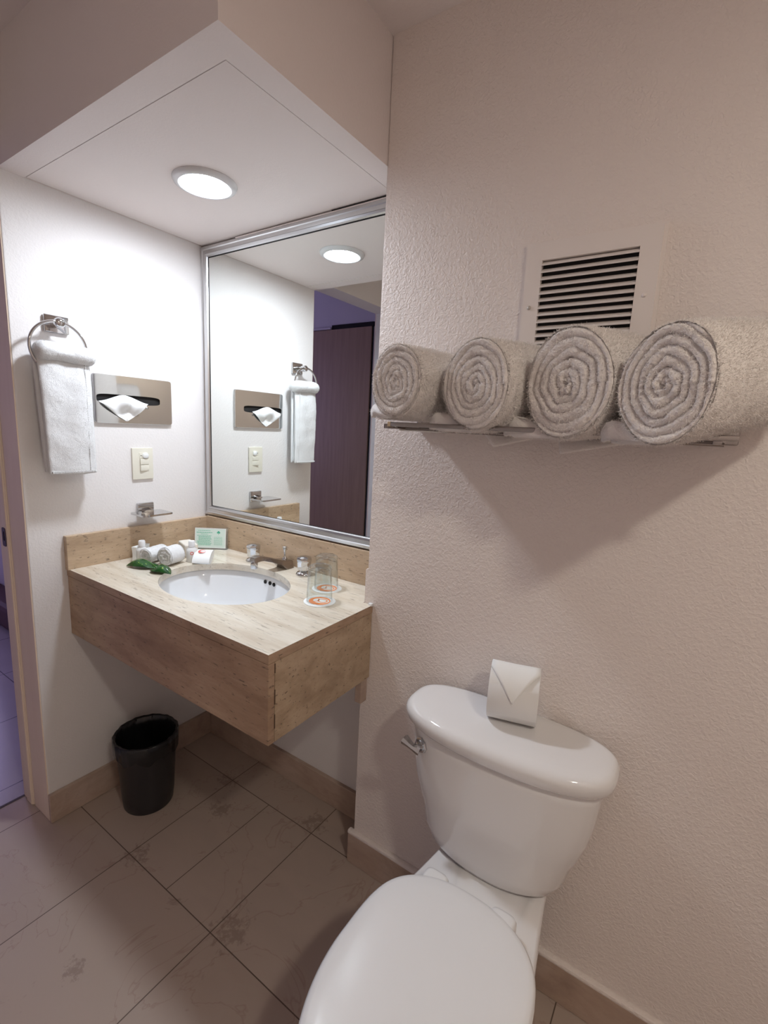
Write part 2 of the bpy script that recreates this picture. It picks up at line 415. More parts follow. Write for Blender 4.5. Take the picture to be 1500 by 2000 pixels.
# ================================================================ LIGHTS
def downlight(x, y, z, R, lamp, label, name='recessed_downlight'):
    r = empty(name, (x, y, z), label, 'ceiling light')
    bm = bmesh.new()
    lathe(bm, [(R*0.80, -0.002), (R*0.86, -0.010), (R*0.96, -0.012), (R*1.10, -0.007), (R*1.14, -0.001), (R*1.14, 0.0), (R*0.80, 0.0), (R*0.80, -0.002)], (x, y, z), n=64)
    obj('trim_ring', bm, mat('white_enamel', (0.72, 0.71, 0.72), 0.25), r, True)
    bm = bmesh.new()
    lathe(bm, [(0.0, -0.012), (R*0.4, -0.011), (R*0.7, -0.008), (R*0.84, -0.003), (R*0.84, -0.001), (0, -0.001)], (x, y, z), n=64)
    obj('lens', bm, emit('lens_glow_'+label[:5], lamp), r, True)
    return r
downlight(0.428, -0.300, HS+0.0012, 0.073, VANITY_LAMP, 'bright round recessed light in the soffit above the sink')
downlight(2.28, -1.19, HB, 0.085, CEILING_LAMP, 'warm round recessed light in the bathroom ceiling, right of the toilet')

# ================================================================ VANITY
SK = (0.462, -0.277, 0.225, 0.170)
v = empty('vanity_counter', (0.46, -0.02, HCB), 'cream travertine vanity counter hung in the alcove, with deep stone apron', 'counter')
bm = bmesh.new()
out = [(0.0, -0.0), (0.0, -DC), (XC, -DC), (XC, -T-0.0005), (XS-0.016, -T-0.0005), (XS-0.016, 0.0)]
plate(bm, out, [ell(*SK, 96)], HC-0.022, HC, lambda a, b, z: Vector((a, b, z)))
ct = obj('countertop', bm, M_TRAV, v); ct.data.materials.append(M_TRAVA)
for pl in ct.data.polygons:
    if abs(pl.normal.z) < 0.5 and (Vector(pl.center) + Vector(ct.location) + v.location - Vector((SK[0], SK[1], HC))).length > 0.245: pl.material_index = 1  # slab sides take the darker apron stone: their low light put into colour
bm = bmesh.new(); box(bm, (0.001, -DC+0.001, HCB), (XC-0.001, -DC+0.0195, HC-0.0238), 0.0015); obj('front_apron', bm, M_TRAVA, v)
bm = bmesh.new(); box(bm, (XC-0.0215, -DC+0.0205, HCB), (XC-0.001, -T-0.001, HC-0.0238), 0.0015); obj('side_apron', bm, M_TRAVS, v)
for z0, z1 in ((0.666, 0.70), (0.725, 0.76), (0.80, 0.822)): obj('mitre_chip', B((XC-0.004, -DC+0.0185, z0), (XC-0.0004, -DC+0.0215, z1)), mat('mitre_shadow', (0.10, 0.06, 0.04), 0.9), v)
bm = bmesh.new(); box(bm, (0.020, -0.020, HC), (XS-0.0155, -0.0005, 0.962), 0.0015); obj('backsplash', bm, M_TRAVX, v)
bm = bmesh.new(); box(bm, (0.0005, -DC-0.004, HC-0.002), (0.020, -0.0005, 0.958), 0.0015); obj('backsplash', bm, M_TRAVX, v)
bm = bmesh.new(); box(bm, (XC-0.030, -T-0.028, HCB-0.075), (XC-0.008, -T-0.0005, HCB), 0.002); obj('support_bracket', bm, M_BASE, v)
bm = bmesh.new(); box(bm, (XC-0.011, -T-0.009, HC-0.003), (XC+0.0025, -T, HC+0.006), 0.003); obj('grout_blob', bm, M_WPLAS, v)

s = empty('sink_basin', (SK[0], SK[1], HC-0.022), 'oval white undermount sink basin set in the travertine counter', 'sink')
def bowl_pt(k, t, a, b, dep):
    return Vector((SK[0]+a*math.cos(t), SK[1]+b*math.sin(t), HC-0.0225-dep))
bm = bmesh.new(); loops = []; n = 96
prof = [(1.12, 0), (1.12, .006), (1.04, .010), (1.0, .03), (.965, .07), (.90, .11), (.78, .140), (.60, .155), (.35, .162), (.10, .166)]
inn = [(1.05, 0.0), (1.015, .006), (.985, .03), (.94, .065), (.87, .10), (.75, .128), (.58, .142), (.35, .150), (.10, .154)]
for f, dp in [(f, d) for f, d in reversed(prof)] + inn:
    loops.append([bowl_pt(0, 2*PI*i/n, (SK[2]+0.004)*f, (SK[3]+0.004)*f, dp) for i in range(n)])
loft(bm, loops, False, False)
obj('bowl', bm, M_CERB, s, True)
bm = bmesh.new()
lathe(bm, [(0.0, -0.004), (0.008, -0.004), (0.014, -0.001), (0.024, 0.002), (0.028, 0.0), (0.028, -0.008), (0.0, -0.008)], (SK[0], SK[1], HC-0.0225-.152), n=32)
obj('drain', bm, M_CHROME, s, True)
for hx in (0.455, 0.478, 0.499):                         # overflow holes in the back wall of the bowl
    dx = (hx-SK[0])/(SK[2]*.985); yy = SK[1] + (SK[3]+.004)*.982*math.sqrt(1-dx*dx)
    bm = bmesh.new(); lathe(bm, [(0, 0.0009), (0.0058, 0.0009), (0.0066, 0.0), (0.0066, -0.0015), (0, -0.0015)], (hx, yy-0.0012, HC-0.0225-.022), (-(hx-SK[0])*1.3, -1, 0.10), 20)
    obj('overflow_hole', bm, M_DARK, s, True)

# faucet: one widespread set
f = empty('faucet', (0.47, -0.06, HC), 'chrome faucet set behind the sink with two octagonal handles and a worn angular spout', 'faucet')
def handle(x, y):
    bm = bmesh.new()
    lathe(bm, [(0, 0), (0.026, 0), (0.027, 0.004), (0.022, 0.010), (0.014, 0.012), (0.013, 0.020), (0, 0.020)], (x, y, HC), n=32)
    h = obj('handle_base', bm, M_CHROME, f, True)
    bm = bmesh.new()
    R0, R1 = 0.0260, 0.0225
    lathe(bm, [(0, 0.018), (R1*0.95, 0.018), (R1, 0.022), (R0*0.93, 0.045), (R0, 0.055), (R0*0.93, 0.060), (0.012, 0.064), (0, 0.0645)], (x, y, HC), n=8)
    for vv in bm.verts:
        vv.co = Matrix.Rotation(PI/8, 3, 'Z') @ (vv.co - Vector((x, y, 0))) + Vector((x, y, 0))
    bmesh.ops.bevel(bm, geom=[e for e in bm.edges if e.calc_length() > 0.012], offset=0.0012, segments=2, affect='EDGES')
    obj('handle_knob', bm, M_CHROME, f, auto=30)
handle(0.352, -0.068); handle(0.592, -0.064)
bm = bmesh.new()
def sec(x, y, z, w, h):   # rectangular section facing -y
    return [Vector((x-w, y, z-h)), Vector((x+w, y, z-h)), Vector((x+w*0.8, y, z+h)), Vector((x-w*0.8, y, z+h))]
loft(bm, [sec(.488, -.030, HC+.013, .026, .013), sec(.488, -.062, HC+.016, .027, .016), sec(.487, -.078, HC+.026, .0225, .009), sec(.484, -.115, HC+.041, .019, .0075),
          sec(.482, -.150, HC+.053, .017, .0075), sec(.4815, -.166, HC+.055, .0165, .008), sec(.481, -.186, HC+.052, .0155, .008)])
bmesh.ops.bevel(bm, geom=list(bm.edges), offset=0.002, segments=2, affect='EDGES')
obj('spout', bm, M_CHROMED, f, auto=35)
bm = bmesh.new(); lathe(bm, [(0, 0), (0.0105, 0), (0.0115, 0.003), (0.0115, 0.018), (0.010, 0.024), (0, 0.024)], (.4815, -.178, HC+.024), n=24); obj('aerator', bm, M_CHROME, f, True)
bm = bmesh.new(); lathe(bm, [(0, 0), (0.009, 0), (0.0075, 0.004), (0.0035, 0.008), (0.0030, 0.020), (0.0045, 0.030), (0.0085, 0.042), (0.0075, 0.044), (0, 0.044)], (.487, -.048, HC+.030), n=20); obj('pop_up_rod', bm, M_CHROME, f, True)

# ================================================================ MIRROR
m_ = empty('wall_mirror', (0.44, -0.002, 0.964), 'large alcove mirror in a brushed aluminium frame above the backsplash', 'mirror')
MX1 = XS - 0.0025; MZ0, MZ1 = 0.9645, HS-0.003; FW = 0.040
bm = bmesh.new()
def rail(p0, p1, inward):
    # profile (across the rail, out of the wall): stepped moulding
    prof = [(0, 0.001), (0, 0.010), (0.004, 0.015), (0.013, 0.017), (0.016, 0.0145), (0.027, 0.0145), (0.030, 0.017), (0.036, 0.015), (FW, 0.009), (FW, 0.001)]
    A, Bp = Vector(p0), Vector(p1); d = (Bp-A).normalized(); i = Vector(inward)
    loft(bm, [[A + i*a + d*a + Vector((0, -o, 0)) for a, o in prof], [Bp + i*a - d*a + Vector((0, -o, 0)) for a, o in prof]])
rail((0.001, 0, MZ0), (MX1, 0, MZ0), (0, 0, 1)); rail((MX1, 0, MZ0), (MX1, 0, MZ1), (-1, 0, 0))
rail((MX1, 0, MZ1), (0.001, 0, MZ1), (0, 0, -1)); rail((0.001, 0, MZ1), (0.001, 0, MZ0), (1, 0, 0))
obj('frame', bm, M_ALU, m_, auto=25)
bm = bmesh.new()
plate(bm, rect(0.001+FW-0.002, MZ0+FW-0.002, MX1-FW+0.002, MZ1-FW+0.002), [rect(0.001+FW+0.0025, MZ0+FW+0.0005, MX1-FW-0.0005, MZ1-FW-0.0025)], -0.0085, -0.0102, lambda a, b, z: Vector((a, z, b)))
obj('gasket', bm, M_DARK, m_)
obj('glass', B((0.02, -0.0090, MZ0+0.02), (MX1-0.02, -0.003, MZ1-0.02)), M_MIR, m_)
obj('sealant_gap', B((0.63, -0.0175, HS-0.004), (MX1, -0.0165, HS-0.0012)), M_DARK, m_)
obj('sealant_strip', B((0.20, -0.0172, HS-0.007), (MX1, -0.012, HS-0.0035), 0.001), M_CEIL, m_)
# ================================================================ TOWEL RING AND HAND TOWEL
RC = (0.050, -0.523, 1.520); RR = 0.074
r = empty('towel_ring', (0, -0.508, 1.592), 'chrome towel ring on a square plate on the left wall', 'towel ring')
bm = bmesh.new(); box(bm, (0.0005, -0.541, 1.567), (0.012, -0.476, 1.617), 0.004, 3); obj('wall_plate', bm, M_CHROME, r, auto=30)
bm = bmesh.new(); lathe(bm, [(0.013, 0.010), (0.012, 0.03), (0.014, 0.040), (0.014, 0.052), (0.010, 0.058), (0, 0.059)], (0, -0.517, 1.592), (1, 0, 0), 24); obj('post', bm, M_CHROME, r, True)
bm = bmesh.new(); tube(bm, [(RC[0], RC[1]+RR*math.cos(a), RC[2]+RR*math.sin(a)) for a in [2*PI*i/72 for i in range(72)]], 0.0042, 12, True); obj('ring', bm, M_CHROME, r, True)

def sheet(bm, fn, nu, nv, th):
    """thick cloth: fn(u, v) -> (point, normal)"""
    A = []; Bk = []
    for i in range(nu+1):
        ra = []; rb = []
        for j in range(nv+1):
            u, vv = i/nu, j/nv; p, nn = fn(u, vv)
            e = min(u, 1-u, vv, 1-vv); tt = th*(0.35+0.65*min(1, e/0.05)**0.5)
            ra.append(bm.verts.new(p + nn*tt*0.5)); rb.append(bm.verts.new(p - nn*tt*0.5))
        A.append(ra); Bk.append(rb)
    for i in range(nu):
        for j in range(nv):
            bm.faces.new((A[i][j], A[i+1][j], A[i+1][j+1], A[i][j+1])); bm.faces.new((Bk[i][j], Bk[i][j+1], Bk[i+1][j+1], Bk[i+1][j]))
    for i in range(nu):
        bm.faces.new((A[i][0], Bk[i][0], Bk[i+1][0], A[i+1][0])); bm.faces.new((A[i][nv], A[i+1][nv], Bk[i+1][nv], Bk[i][nv]))
    for j in range(nv):
        bm.faces.new((A[0][j], A[0][j+1], Bk[0][j+1], Bk[0][j])); bm.faces.new((A[nu][j], Bk[nu][j], Bk[nu][j+1], A[nu][j+1]))
def fz(p, s, a): return a*noise.noise(Vector(p)*s)
def fuzzy(bm, a=0.0009, s=260):
    bm.normal_update()
    for vv in bm.verts: vv.co += vv.normal*(a*noise.noise(vv.co*s) + a*1.3*noise.noise(vv.co*s*0.35))

def tufts(V, F, n, ln, wd, seed=1):
    # the looped pile of terry cloth: n short bent blades standing on the surface V, F
    import numpy as np
    rs = np.random.RandomState(seed); P = np.array([tuple(v) for v in V]); Q = np.array([f for f in F if len(f) == 4])
    a, b, c, d = (P[Q[:, i]] for i in range(4)); nr_ = np.cross(c-a, d-b); ar = np.linalg.norm(nr_, axis=1)+1e-12; nr_ /= ar[:, None]
    ctr = P.mean(axis=0)
    k = rs.choice(len(Q), n, p=ar/ar.sum()); u = rs.rand(n, 1); w_ = rs.rand(n, 1)
    pt = (a[k]*(1-u)+b[k]*u)*(1-w_) + (d[k]*(1-u)+c[k]*u)*w_; N = nr_[k]
    # outward side
    sg = np.sign(((pt-ctr)*N).sum(axis=1)); sg[sg == 0] = 1; N = N*sg[:, None]
    rd = rs.randn(n, 3); D = N + rd*0.55; D /= np.linalg.norm(D, axis=1)[:, None]
    S_ = np.cross(D, rs.randn(n, 3)); S_ /= np.linalg.norm(S_, axis=1)[:, None]+1e-9
    L_ = ln*(0.5+rs.rand(n, 1)); bend = rs.randn(n, 3)*0.35*L_
    m1 = pt + D*L_*0.6; tp = pt + D*L_ + bend
    vv = np.stack([pt-S_*wd/2-N*0.0004, pt+S_*wd/2-N*0.0004, m1+S_*wd/2, m1-S_*wd/2, tp+S_*wd*0.3, tp-S_*wd*0.3], axis=1).reshape(-1, 3)
    base = len(V) + np.arange(n)*6
    ff = np.concatenate([np.stack([base, base+1, base+2, base+3], axis=1), np.stack([base+3, base+2, base+4, base+5], axis=1)])
    return vv.tolist(), ff.tolist()
def pile_on(o, n, ln, wd, seed=1):
    me = o.data; V = [tuple(v.co) for v in me.vertices]; F = [tuple(p.vertices) for p in me.polygons]
    tv, tf = tufts(V, F, n, ln, wd, seed); m = me.materials[0]
    nm = bpy.data.meshes.new(me.name); nm.from_pydata(V+tv, [], F+tf); nm.update(); nm.materials.append(m)
    for p in nm.polygons: p.use_smooth = True
    o.data = nm
t = empty('hand_towel', (0.05, -0.51, 1.165), 'white folded hand towel hanging from the chrome ring on the left wall', 'towel')
def front(u, vv):     # u down, v across (away from mirror -> towards mirror)
    z = 1.490 - u*0.330 + 0.006*(1-vv)*0
    y0 = -0.584 + 0.010*u; y1 = -0.446 + 0.001*u
    y = y0 + (y1-y0)*vv
    x = 0.062 + 0.010*math.sin(vv*PI)*(1-0.5*u) - 0.012*(1-u)**6 + 0.0035*math.sin(vv*9+u*3)*(1-u)
    return Vector((x + fz((y, z, 1), 22, 0.0025), y, z-0.004*math.sin(vv*PI))), Vector((1, 0, 0))
bm = bmesh.new(); sheet(bm, front, 110, 48, 0.010); fuzzy(bm, 0.0004); pile_on(obj('front_panel', bm, M_TERRYW, t, True), 22000, 0.0014, 0.0004, 5)
def back(u, vv):
    z = 1.500 - u*0.336; y = -0.588+0.012*u + (0.142-0.006*u)*vv
    x = 0.034 + 0.006*math.sin(vv*PI*2.2+0.6)*u + 0.004*math.sin(vv*14)*u
    return Vector((x, y, z + 0.004*math.sin(vv*5))), Vector((1, 0, 0))
bm = bmesh.new(); sheet(bm, back, 90, 48, 0.013); fuzzy(bm, 0.0004); pile_on(obj('back_panel', bm, M_TERRYW, t, True), 14000, 0.0014, 0.0004, 6)
def mid(u, vv):
    z = 1.495 - u*0.329; y = -0.580+0.006*u + 0.128*vv
    return Vector((0.049 + 0.003*math.sin(vv*7), y, z)), Vector((1, 0, 0))
bm = bmesh.new(); sheet(bm, mid, 80, 36, 0.009); fuzzy(bm, 0.0004); obj('inner_fold', bm, M_TERRYW, t, True)
bm = bmesh.new()     # rolled fold lying over the ring
loops = []; NR = 60; NA = 44
for i in range(NR+1):
    u = i/NR; y = -0.590 + 0.160*u; k = (1-abs(2*u-1)**9)**0.5 if 0 < u < 1 else 0.15
    k = max(k, 0.25); cz = 1.507+0.002*math.sin(u*5); cx = 0.054
    loops.append([Vector((cx + (0.034*k+fz((i*.12, j*.1, 0), .5, .0022))*math.cos(2*PI*j/NA), y, cz + (0.027*k+0.0008*math.sin(u*11))*math.sin(2*PI*j/NA))) for j in range(NA)])
loft(bm, loops); fuzzy(bm, 0.0006); pile_on(obj('rolled_fold', bm, M_TERRYW, t, True), 9000, 0.0014, 0.0004, 7)
bm = bmesh.new()     # woven hem border along the bottom and mirror-side edge
for i in range(58):
    z = 1.478 - i*0.0054
    box(bm, (0.0690 + 0.001*math.sin(i*.7), -0.4655, z), (0.0716 + 0.001*math.sin(i*.7), -0.4635, z+0.0028))
for i in range(30):
    y = -0.570 + i*0.0040
    box(bm, (0.0660, y, 1.1615), (0.0735, y+0.0026, 1.1675), 0.0006, 1)
obj('hem_stitching', bm, M_TERRYW, t)

# ================================================================ TISSUE DISPENSER
t = empty('tissue_dispenser', (0, -0.283, 1.39), 'polished steel tissue dispenser plate recessed in the left wall', 'tissue dispenser')
bm = bmesh.new()
slot = ell(-0.302, 1.391, 0.107, 0.0145, 48, 5)
W3 = lambda a, b, z: Vector((z, a, b))
plate(bm, ell(-0.2835, 1.3895, 0.133, 0.0765, 80, 26), [slot], 0.0065, 0.0095, W3)
Lp = [[W3(a, b, z) for a, b in ell(-0.2835, 1.3895, 0.133+e, 0.0765+e, 80, 26)] for z, e in ((0.0065, 0), (0.005, 0.0012), (0.0, 0.0016))]
loft(bm, Lp, False, False)
obj('face_plate', bm, M_STEEL, t)
bm = bmesh.new(); box(bm, (0.0008, -0.412, 1.373), (0.0025, -0.19, 1.409)); obj('slot_opening', bm, M_DARK, t)
bm = bmesh.new(); lathe(bm, [(0.0045, 0), (0.004, 0.0018), (0, 0.0022)], (0.0095, -0.243, 1.367), (1, 0, 0), 16); obj('rivet', bm, M_STEEL, t, True)
t = bm = bmesh.new()
NU, NV = 40, 30; G = []
for i in range(NU+1):
    u = i/NU; row = []
    for j in range(NV+1):
        vv = j/NV
        hw = 0.082*(1-vv)**0.80 + 0.001; hz = 1.398 + 0.006*math.cos((u-.5)*PI*2.4) - 0.072*vv
        y = -0.322 + (u-0.5)*2*hw + 0.006*vv
        x = 0.012 + 0.022*math.sin(PI*min(1, vv*1.25+0.12))*(1-abs(u-0.5)*1.3) + 0.0035*math.sin(u*17+vv*2)*(1-vv)
        if vv < 0.12: x -= (0.12-vv)*0.12; 
        z = hz + 0.012*(1-vv)*abs(2*u-1)**2*(-1) - 0.010*(1-vv)*0
        row.append(bm.verts.new((max(x, 0.0105), y, z)))
    G.append(row)
for i in range(NU):
    for j in range(NV): bm.faces.new((G[i][j], G[i+1][j], G[i+1][j+1], G[i][j+1]))
o = obj('tissue', bm, M_TISS, None, True, origin=(0.011, -0.31, 1.39))
tag(o, 'white tissue folded to a point, pulled from the steel dispenser', 'tissue')
md = o.modifiers.new('thick', 'SOLIDIFY'); md.thickness = 0.0012; md.offset = 1

# ================================================================ SWITCH PLATE
t = empty('light_switch', (0, -0.2635, 1.176), 'ivory switch plate with two rockers and a round knob, left wall', 'light switch')
bm = bmesh.new(); box(bm, (0.0003, -0.301, 1.121), (0.007, -0.226, 1.231), 0.0028, 3); obj('cover_plate', bm, M_IVORY, t, auto=30)
for z, dz, k in ((1.183, 0.010, 0.010), (1.161, 0.010, -0.010)):
    bm = bmesh.new(); box(bm, (0.006, -0.2755, z-dz), (0.0105, -0.2425, z+dz), 0.0012, 2, Matrix.Translation((0.008, -0.259, z)) @ Matrix.Rotation(0.10 if k > 0 else 0.16, 4, 'Z') @ Matrix.Translation((-0.008, 0.259, -z)))
    obj('rocker', bm, M_IVORY, t, auto=30)
bm = bmesh.new(); box(bm, (0.006, -0.2765, 1.195), (0.0085, -0.2425, 1.2135), 0.0008); obj('socket_insert', bm, M_IVORY, t)
bm = bmesh.new(); lathe(bm, [(0.0105, 0.0065), (0.0105, 0.012), (0.0085, 0.0135), (0, 0.0138)], (0, -0.2555, 1.204), (1, 0, 0), 24); obj('knob', bm, M_WPLAS, t, auto=40)
bm = bmesh.new(); lathe(bm, [(0.0017, 0.0080), (0.0017, 0.0089), (0, 0.0089)], (0, -0.2705, 1.204), (1, 0, 0), 12); obj('pilot_hole', bm, M_DARK, t)
# ================================================================ SOAP DISH
t = empty('soap_dish', (0, -0.262, 1.016), 'chrome wall soap dish with a flat tray, above the left backsplash', 'soap dish')
bm = bmesh.new(); box(bm, (0.0003, -0.292, 0.991), (0.011, -0.231, 1.037), 0.004, 3); obj('wall_plate', bm, M_CHROME, t, auto=30)
bm = bmesh.new(); loft(bm, [[Vector((x, -0.262+a, 1.0085+b)) for a, b in ell(0, 0, w_, h_, 24, 4)] for x, w_, h_ in ((0.008, .016, .012), (0.02, .014, .009), (0.032, .016, .006))])
obj('bracket', bm, M_CHROME, t, auto=40)
bm = bmesh.new(); plate(bm, ell(0.062, -0.270, 0.045, 0.055, 60, 9), [], 1.0045, 1.0105, lambda a, b, z: Vector((a, b, z)))
obj('tray', bm, M_CHROME, t)

# ================================================================ AMENITIES ON THE COUNTER
VR = Vector((0.8283, 0.5582, 0)).normalized()      # a direction facing the room corner
def basis(loc, rz, tilt=0.0):
    return Matrix.Translation(loc) @ Matrix.Rotation(rz, 4, 'Z') @ Matrix.Rotation(tilt, 4, 'X')
def bottle(x, y, label):
    r = empty('toiletry_bottle', (x, y, HC), label, 'bottle', 'mini toiletry bottles')
    bm = bmesh.new(); lathe(bm, [(0, 0), (0.0165, 0), (0.018, 0.002), (0.018, 0.040), (0.0165, 0.046), (0.010, 0.051), (0.0085, 0.055), (0, 0.055)], (x, y, HC), n=32); obj('body', bm, M_SOAP, r, True)
    bm = bmesh.new(); lathe(bm, [(0, 0.053), (0.0105, 0.053), (0.0108, 0.055), (0.0108, 0.071), (0.0095, 0.074), (0, 0.0745)], (x, y, HC), n=28); obj('cap', bm, M_CAP, r, auto=40)
    c = (Vector((1.64-x, -1.185-y, 0))).normalized(); bm = bmesh.new()
    lathe(bm, [(0.0035, 0.0182), (0.0058, 0.0180), (0.0058, 0.0175), (0.0035, 0.0175), (0.0035, 0.0182)], (x, y, HC+0.033), c, 20); obj('round_mark', bm, M_REDP, r)
bottle(0.090, -0.326, 'small white toiletry bottle at the left end, beside the carton')
bottle(0.205, -0.214, 'small white toiletry bottle between the rolled washcloth and the soap packet')

def roll(name, C, ang, R, L, turns, label, cat, group, material, nth=200, nr=60, nl=60, seed=0.0, oval=1.0, depth=0.004, amp=0.001, flap=True, squash=0.0, bulge=0.0, bend=0.0, lobe=1.2, pile=0, tilt=0.0):
    """a rolled towel: C = centre of the visible end, the roll runs off along ang (from +y towards +x)"""
    ax = Vector((math.sin(ang), math.cos(ang), 0)); rt = Vector((math.cos(ang), -math.sin(ang), 0)); up = Vector((0, 0, 1)); C = Vector(C)
    root = empty(name, C + up*(-R), label, cat, group)
    p = R/turns
    def radius(t, l):
        k = 1 + 0.02*math.sin(2*t+seed) + 0.018*math.sin(3*t+seed*2) + 0.012*noise.noise(Vector((math.cos(t)*1.2, math.sin(t)*1.2, l*8+seed)))
        b = 1 + bulge*math.sin(PI*min(1, max(0, l/L)))
        return R*k*b
    def P(t, rr, l):
        rr2 = rr; q = C + ax*l + rt*(rr2*math.cos(t)*oval + bend*l*l/L) + up*(rr2*math.sin(t) + tilt*l/L)
        return q
    me_v = []; me_f = []
    rnd = p*0.42
    def endcap(l0, sgn, base):
        for i in range(nr):
            fr = i/(nr-1)
            for j in range(nth):
                t = 2*PI*j/nth; Rt = radius(t, l0)-rnd*0.0; rr = max(fr*Rt, 0.0008)
                wob = 0.36*noise.noise(Vector((math.cos(t)*1.5+seed, math.sin(t)*1.5, rr*22))) + 0.07*noise.noise(Vector((math.cos(t)*5, math.sin(t)*5+seed, rr*60)))
                lay = rr/p*1.0 + (t/(2*PI)) + wob + 0.12
                fr2 = lay - math.floor(lay); li = math.floor(lay)
                g = abs(2*fr2-1)
                inset = depth*(g**2.4)*(0.75+0.5*noise.noise(Vector((li*3.1, math.cos(t)*2, math.sin(t)*2+seed))))
                inset += 0.6*depth*(1+noise.noise(Vector((li*1.7+seed, math.cos(t)*1.3, math.sin(t)*1.3))))
                e = 1 - fr
                if e*Rt < rnd: inset += rnd*(1-math.sqrt(max(0, 1-((rnd-e*Rt)/rnd)**2)))
                if rr < p*0.55: inset += depth*0.9*(1-rr/(p*0.55))
                q = P(t, rr, l0 + sgn*inset)
                q += ax*sgn*(amp*1.3*noise.noise(q*330) + amp*1.2*noise.noise(q*130))
                me_v.append(q)
        for i in range(nr-1):
            for j in range(nth):
                a = base+i*nth+j; b = base+i*nth+(j+1) % nth; me_f.append((a, b, b+nth, a+nth))
        me_f.append(tuple(base+j for j in range(nth)))
    endcap(0.0, 1, 0); n1 = len(me_v)
    for i in range(nl+1):
        l = rnd*0.9 + (L-1.8*rnd)*i/nl
        for j in range(nth):
            t = 2*PI*j/nth; Rt = radius(t, l)
            q = P(t, Rt + amp*1.1*noise.noise(Vector((t*Rt*320, l*320, seed))) + amp*1.2*noise.noise(Vector((math.cos(t)*Rt*110, math.sin(t)*Rt*110, l*110+seed))), l)
            me_v.append(q)
    n2 = len(me_v); endcap(L, -1, n2)
    for i in range(nl):
        for j in range(nth):
            a = n1+i*nth+j; b = n1+i*nth+(j+1) % nth; me_f.append((a, b, b+nth, a+nth))
    for j in range(nth):
        a = (nr-1)*nth+j; b = (nr-1)*nth+(j+1) % nth; me_f.append((a, b, n1+(j+1) % nth, n1+j))
        a = n1+nl*nth+j; b = n1+nl*nth+(j+1) % nth; c = n2+(nr-1)*nth+j; d_ = n2+(nr-1)*nth+(j+1) % nth; me_f.append((a, b, d_, c))
    me = bpy.data.meshes.new('rolled_body'); o0 = root.location
    me_v = [tuple(q-o0) for q in me_v]
    if pile:
        tv, tf = tufts(me_v, me_f, pile, 0.0026 if R > 0.05 else 0.0013, 0.00055 if R > 0.05 else 0.0003, int(seed*10)+1)
        me_v = me_v + tv; me_f = me_f + tf
    me.from_pydata(me_v, [], me_f); me.update()
    for pl in me.polygons: pl.use_smooth = True
    me.materials.append(material)
    b = bpy.data.objects.new('rolled_body', me); COL.objects.link(b); b.parent = root
    if flap:
        # loose outer wrap: hugs the right side, runs underneath and ends in a soft lobe at the lower left
        bm = bmesh.new(); loops = []; K = 46; th = R*0.05
        path = []
        for i in range(K):
            s_ = i/(K-1)
            if s_ < 0.5:
                g = s_/0.5; a = math.radians(8 - 100*g); tk = th*g*g + 0.002; rr = R*0.985 + tk*0.5
                path.append((math.cos(a)*rr*oval, math.sin(a)*rr, tk))
            else:
                k = (s_-0.5)/0.5; r0 = R*0.985 + (th+0.002)*0.5
                tk = (th+0.002) + 0.36*R*math.sin(PI*min(1, (k*0.72)**1.3))**1.1; tk *= (1 if k < 0.78 else math.sqrt(max(0.02, 1-((k-0.78)/0.22)**2)))
                path.append((math.cos(math.radians(-92))*R - k*R*lobe, -r0 + 0.5*(tk-th-0.002)*(1 if k < 0.78 else 1+(k-0.78)), tk))
        # profile as closed loop: outer then inner
        outr = []; innr = []
        for i, (a, b2, tk) in enumerate(path):
            i0, i1 = max(0, i-1), min(K-1, i+1); dx, dy = path[i1][0]-path[i0][0], path[i1][1]-path[i0][1]; ln = math.hypot(dx, dy) or 1
            nx, ny = dy/ln, -dx/ln          # towards the outside
            innr.append((a+nx*tk*0.5, b2+ny*tk*0.5)); outr.append((a-nx*tk*0.5, b2-ny*tk*0.5))
        prof2 = [(a, b2) for a, b2 in innr] + [(a, b2) for a, b2 in reversed(outr)]
        NLf = 70
        for i in range(NLf+1):
            l = 0.012 + (L-0.02)*i/NLf; e = min(i, NLf-i)/4.0; sh = 1-0.10*max(0, 1-e)
            mx = sum(a for a, _ in prof2)/len(prof2)
            lp = []
            for a, b2 in prof2:
                q = C + ax*(l + 0.006*noise.noise(Vector((a*20, b2*20, seed)))) + rt*(a + 0.003*noise.noise(Vector((a*30, l*25, seed)))) + up*(b2 + tilt*l/L)
                q += (rt*math.copysign(1, a)+up)*0.0
                lp.append(q)
            if e < 1:
                cc = sum(lp, Vector())/len(lp)
                lp = [q + (cc-q)*0.02*(1-e) for q in lp]
            loops.append(lp)
        loft(bm, loops); fuzzy(bm, amp*1.2, 300)
        pile_on(obj('loose_wrap', bm, material, root, True), 30000, 0.0024, 0.00055, int(seed*10)+2)
    return root

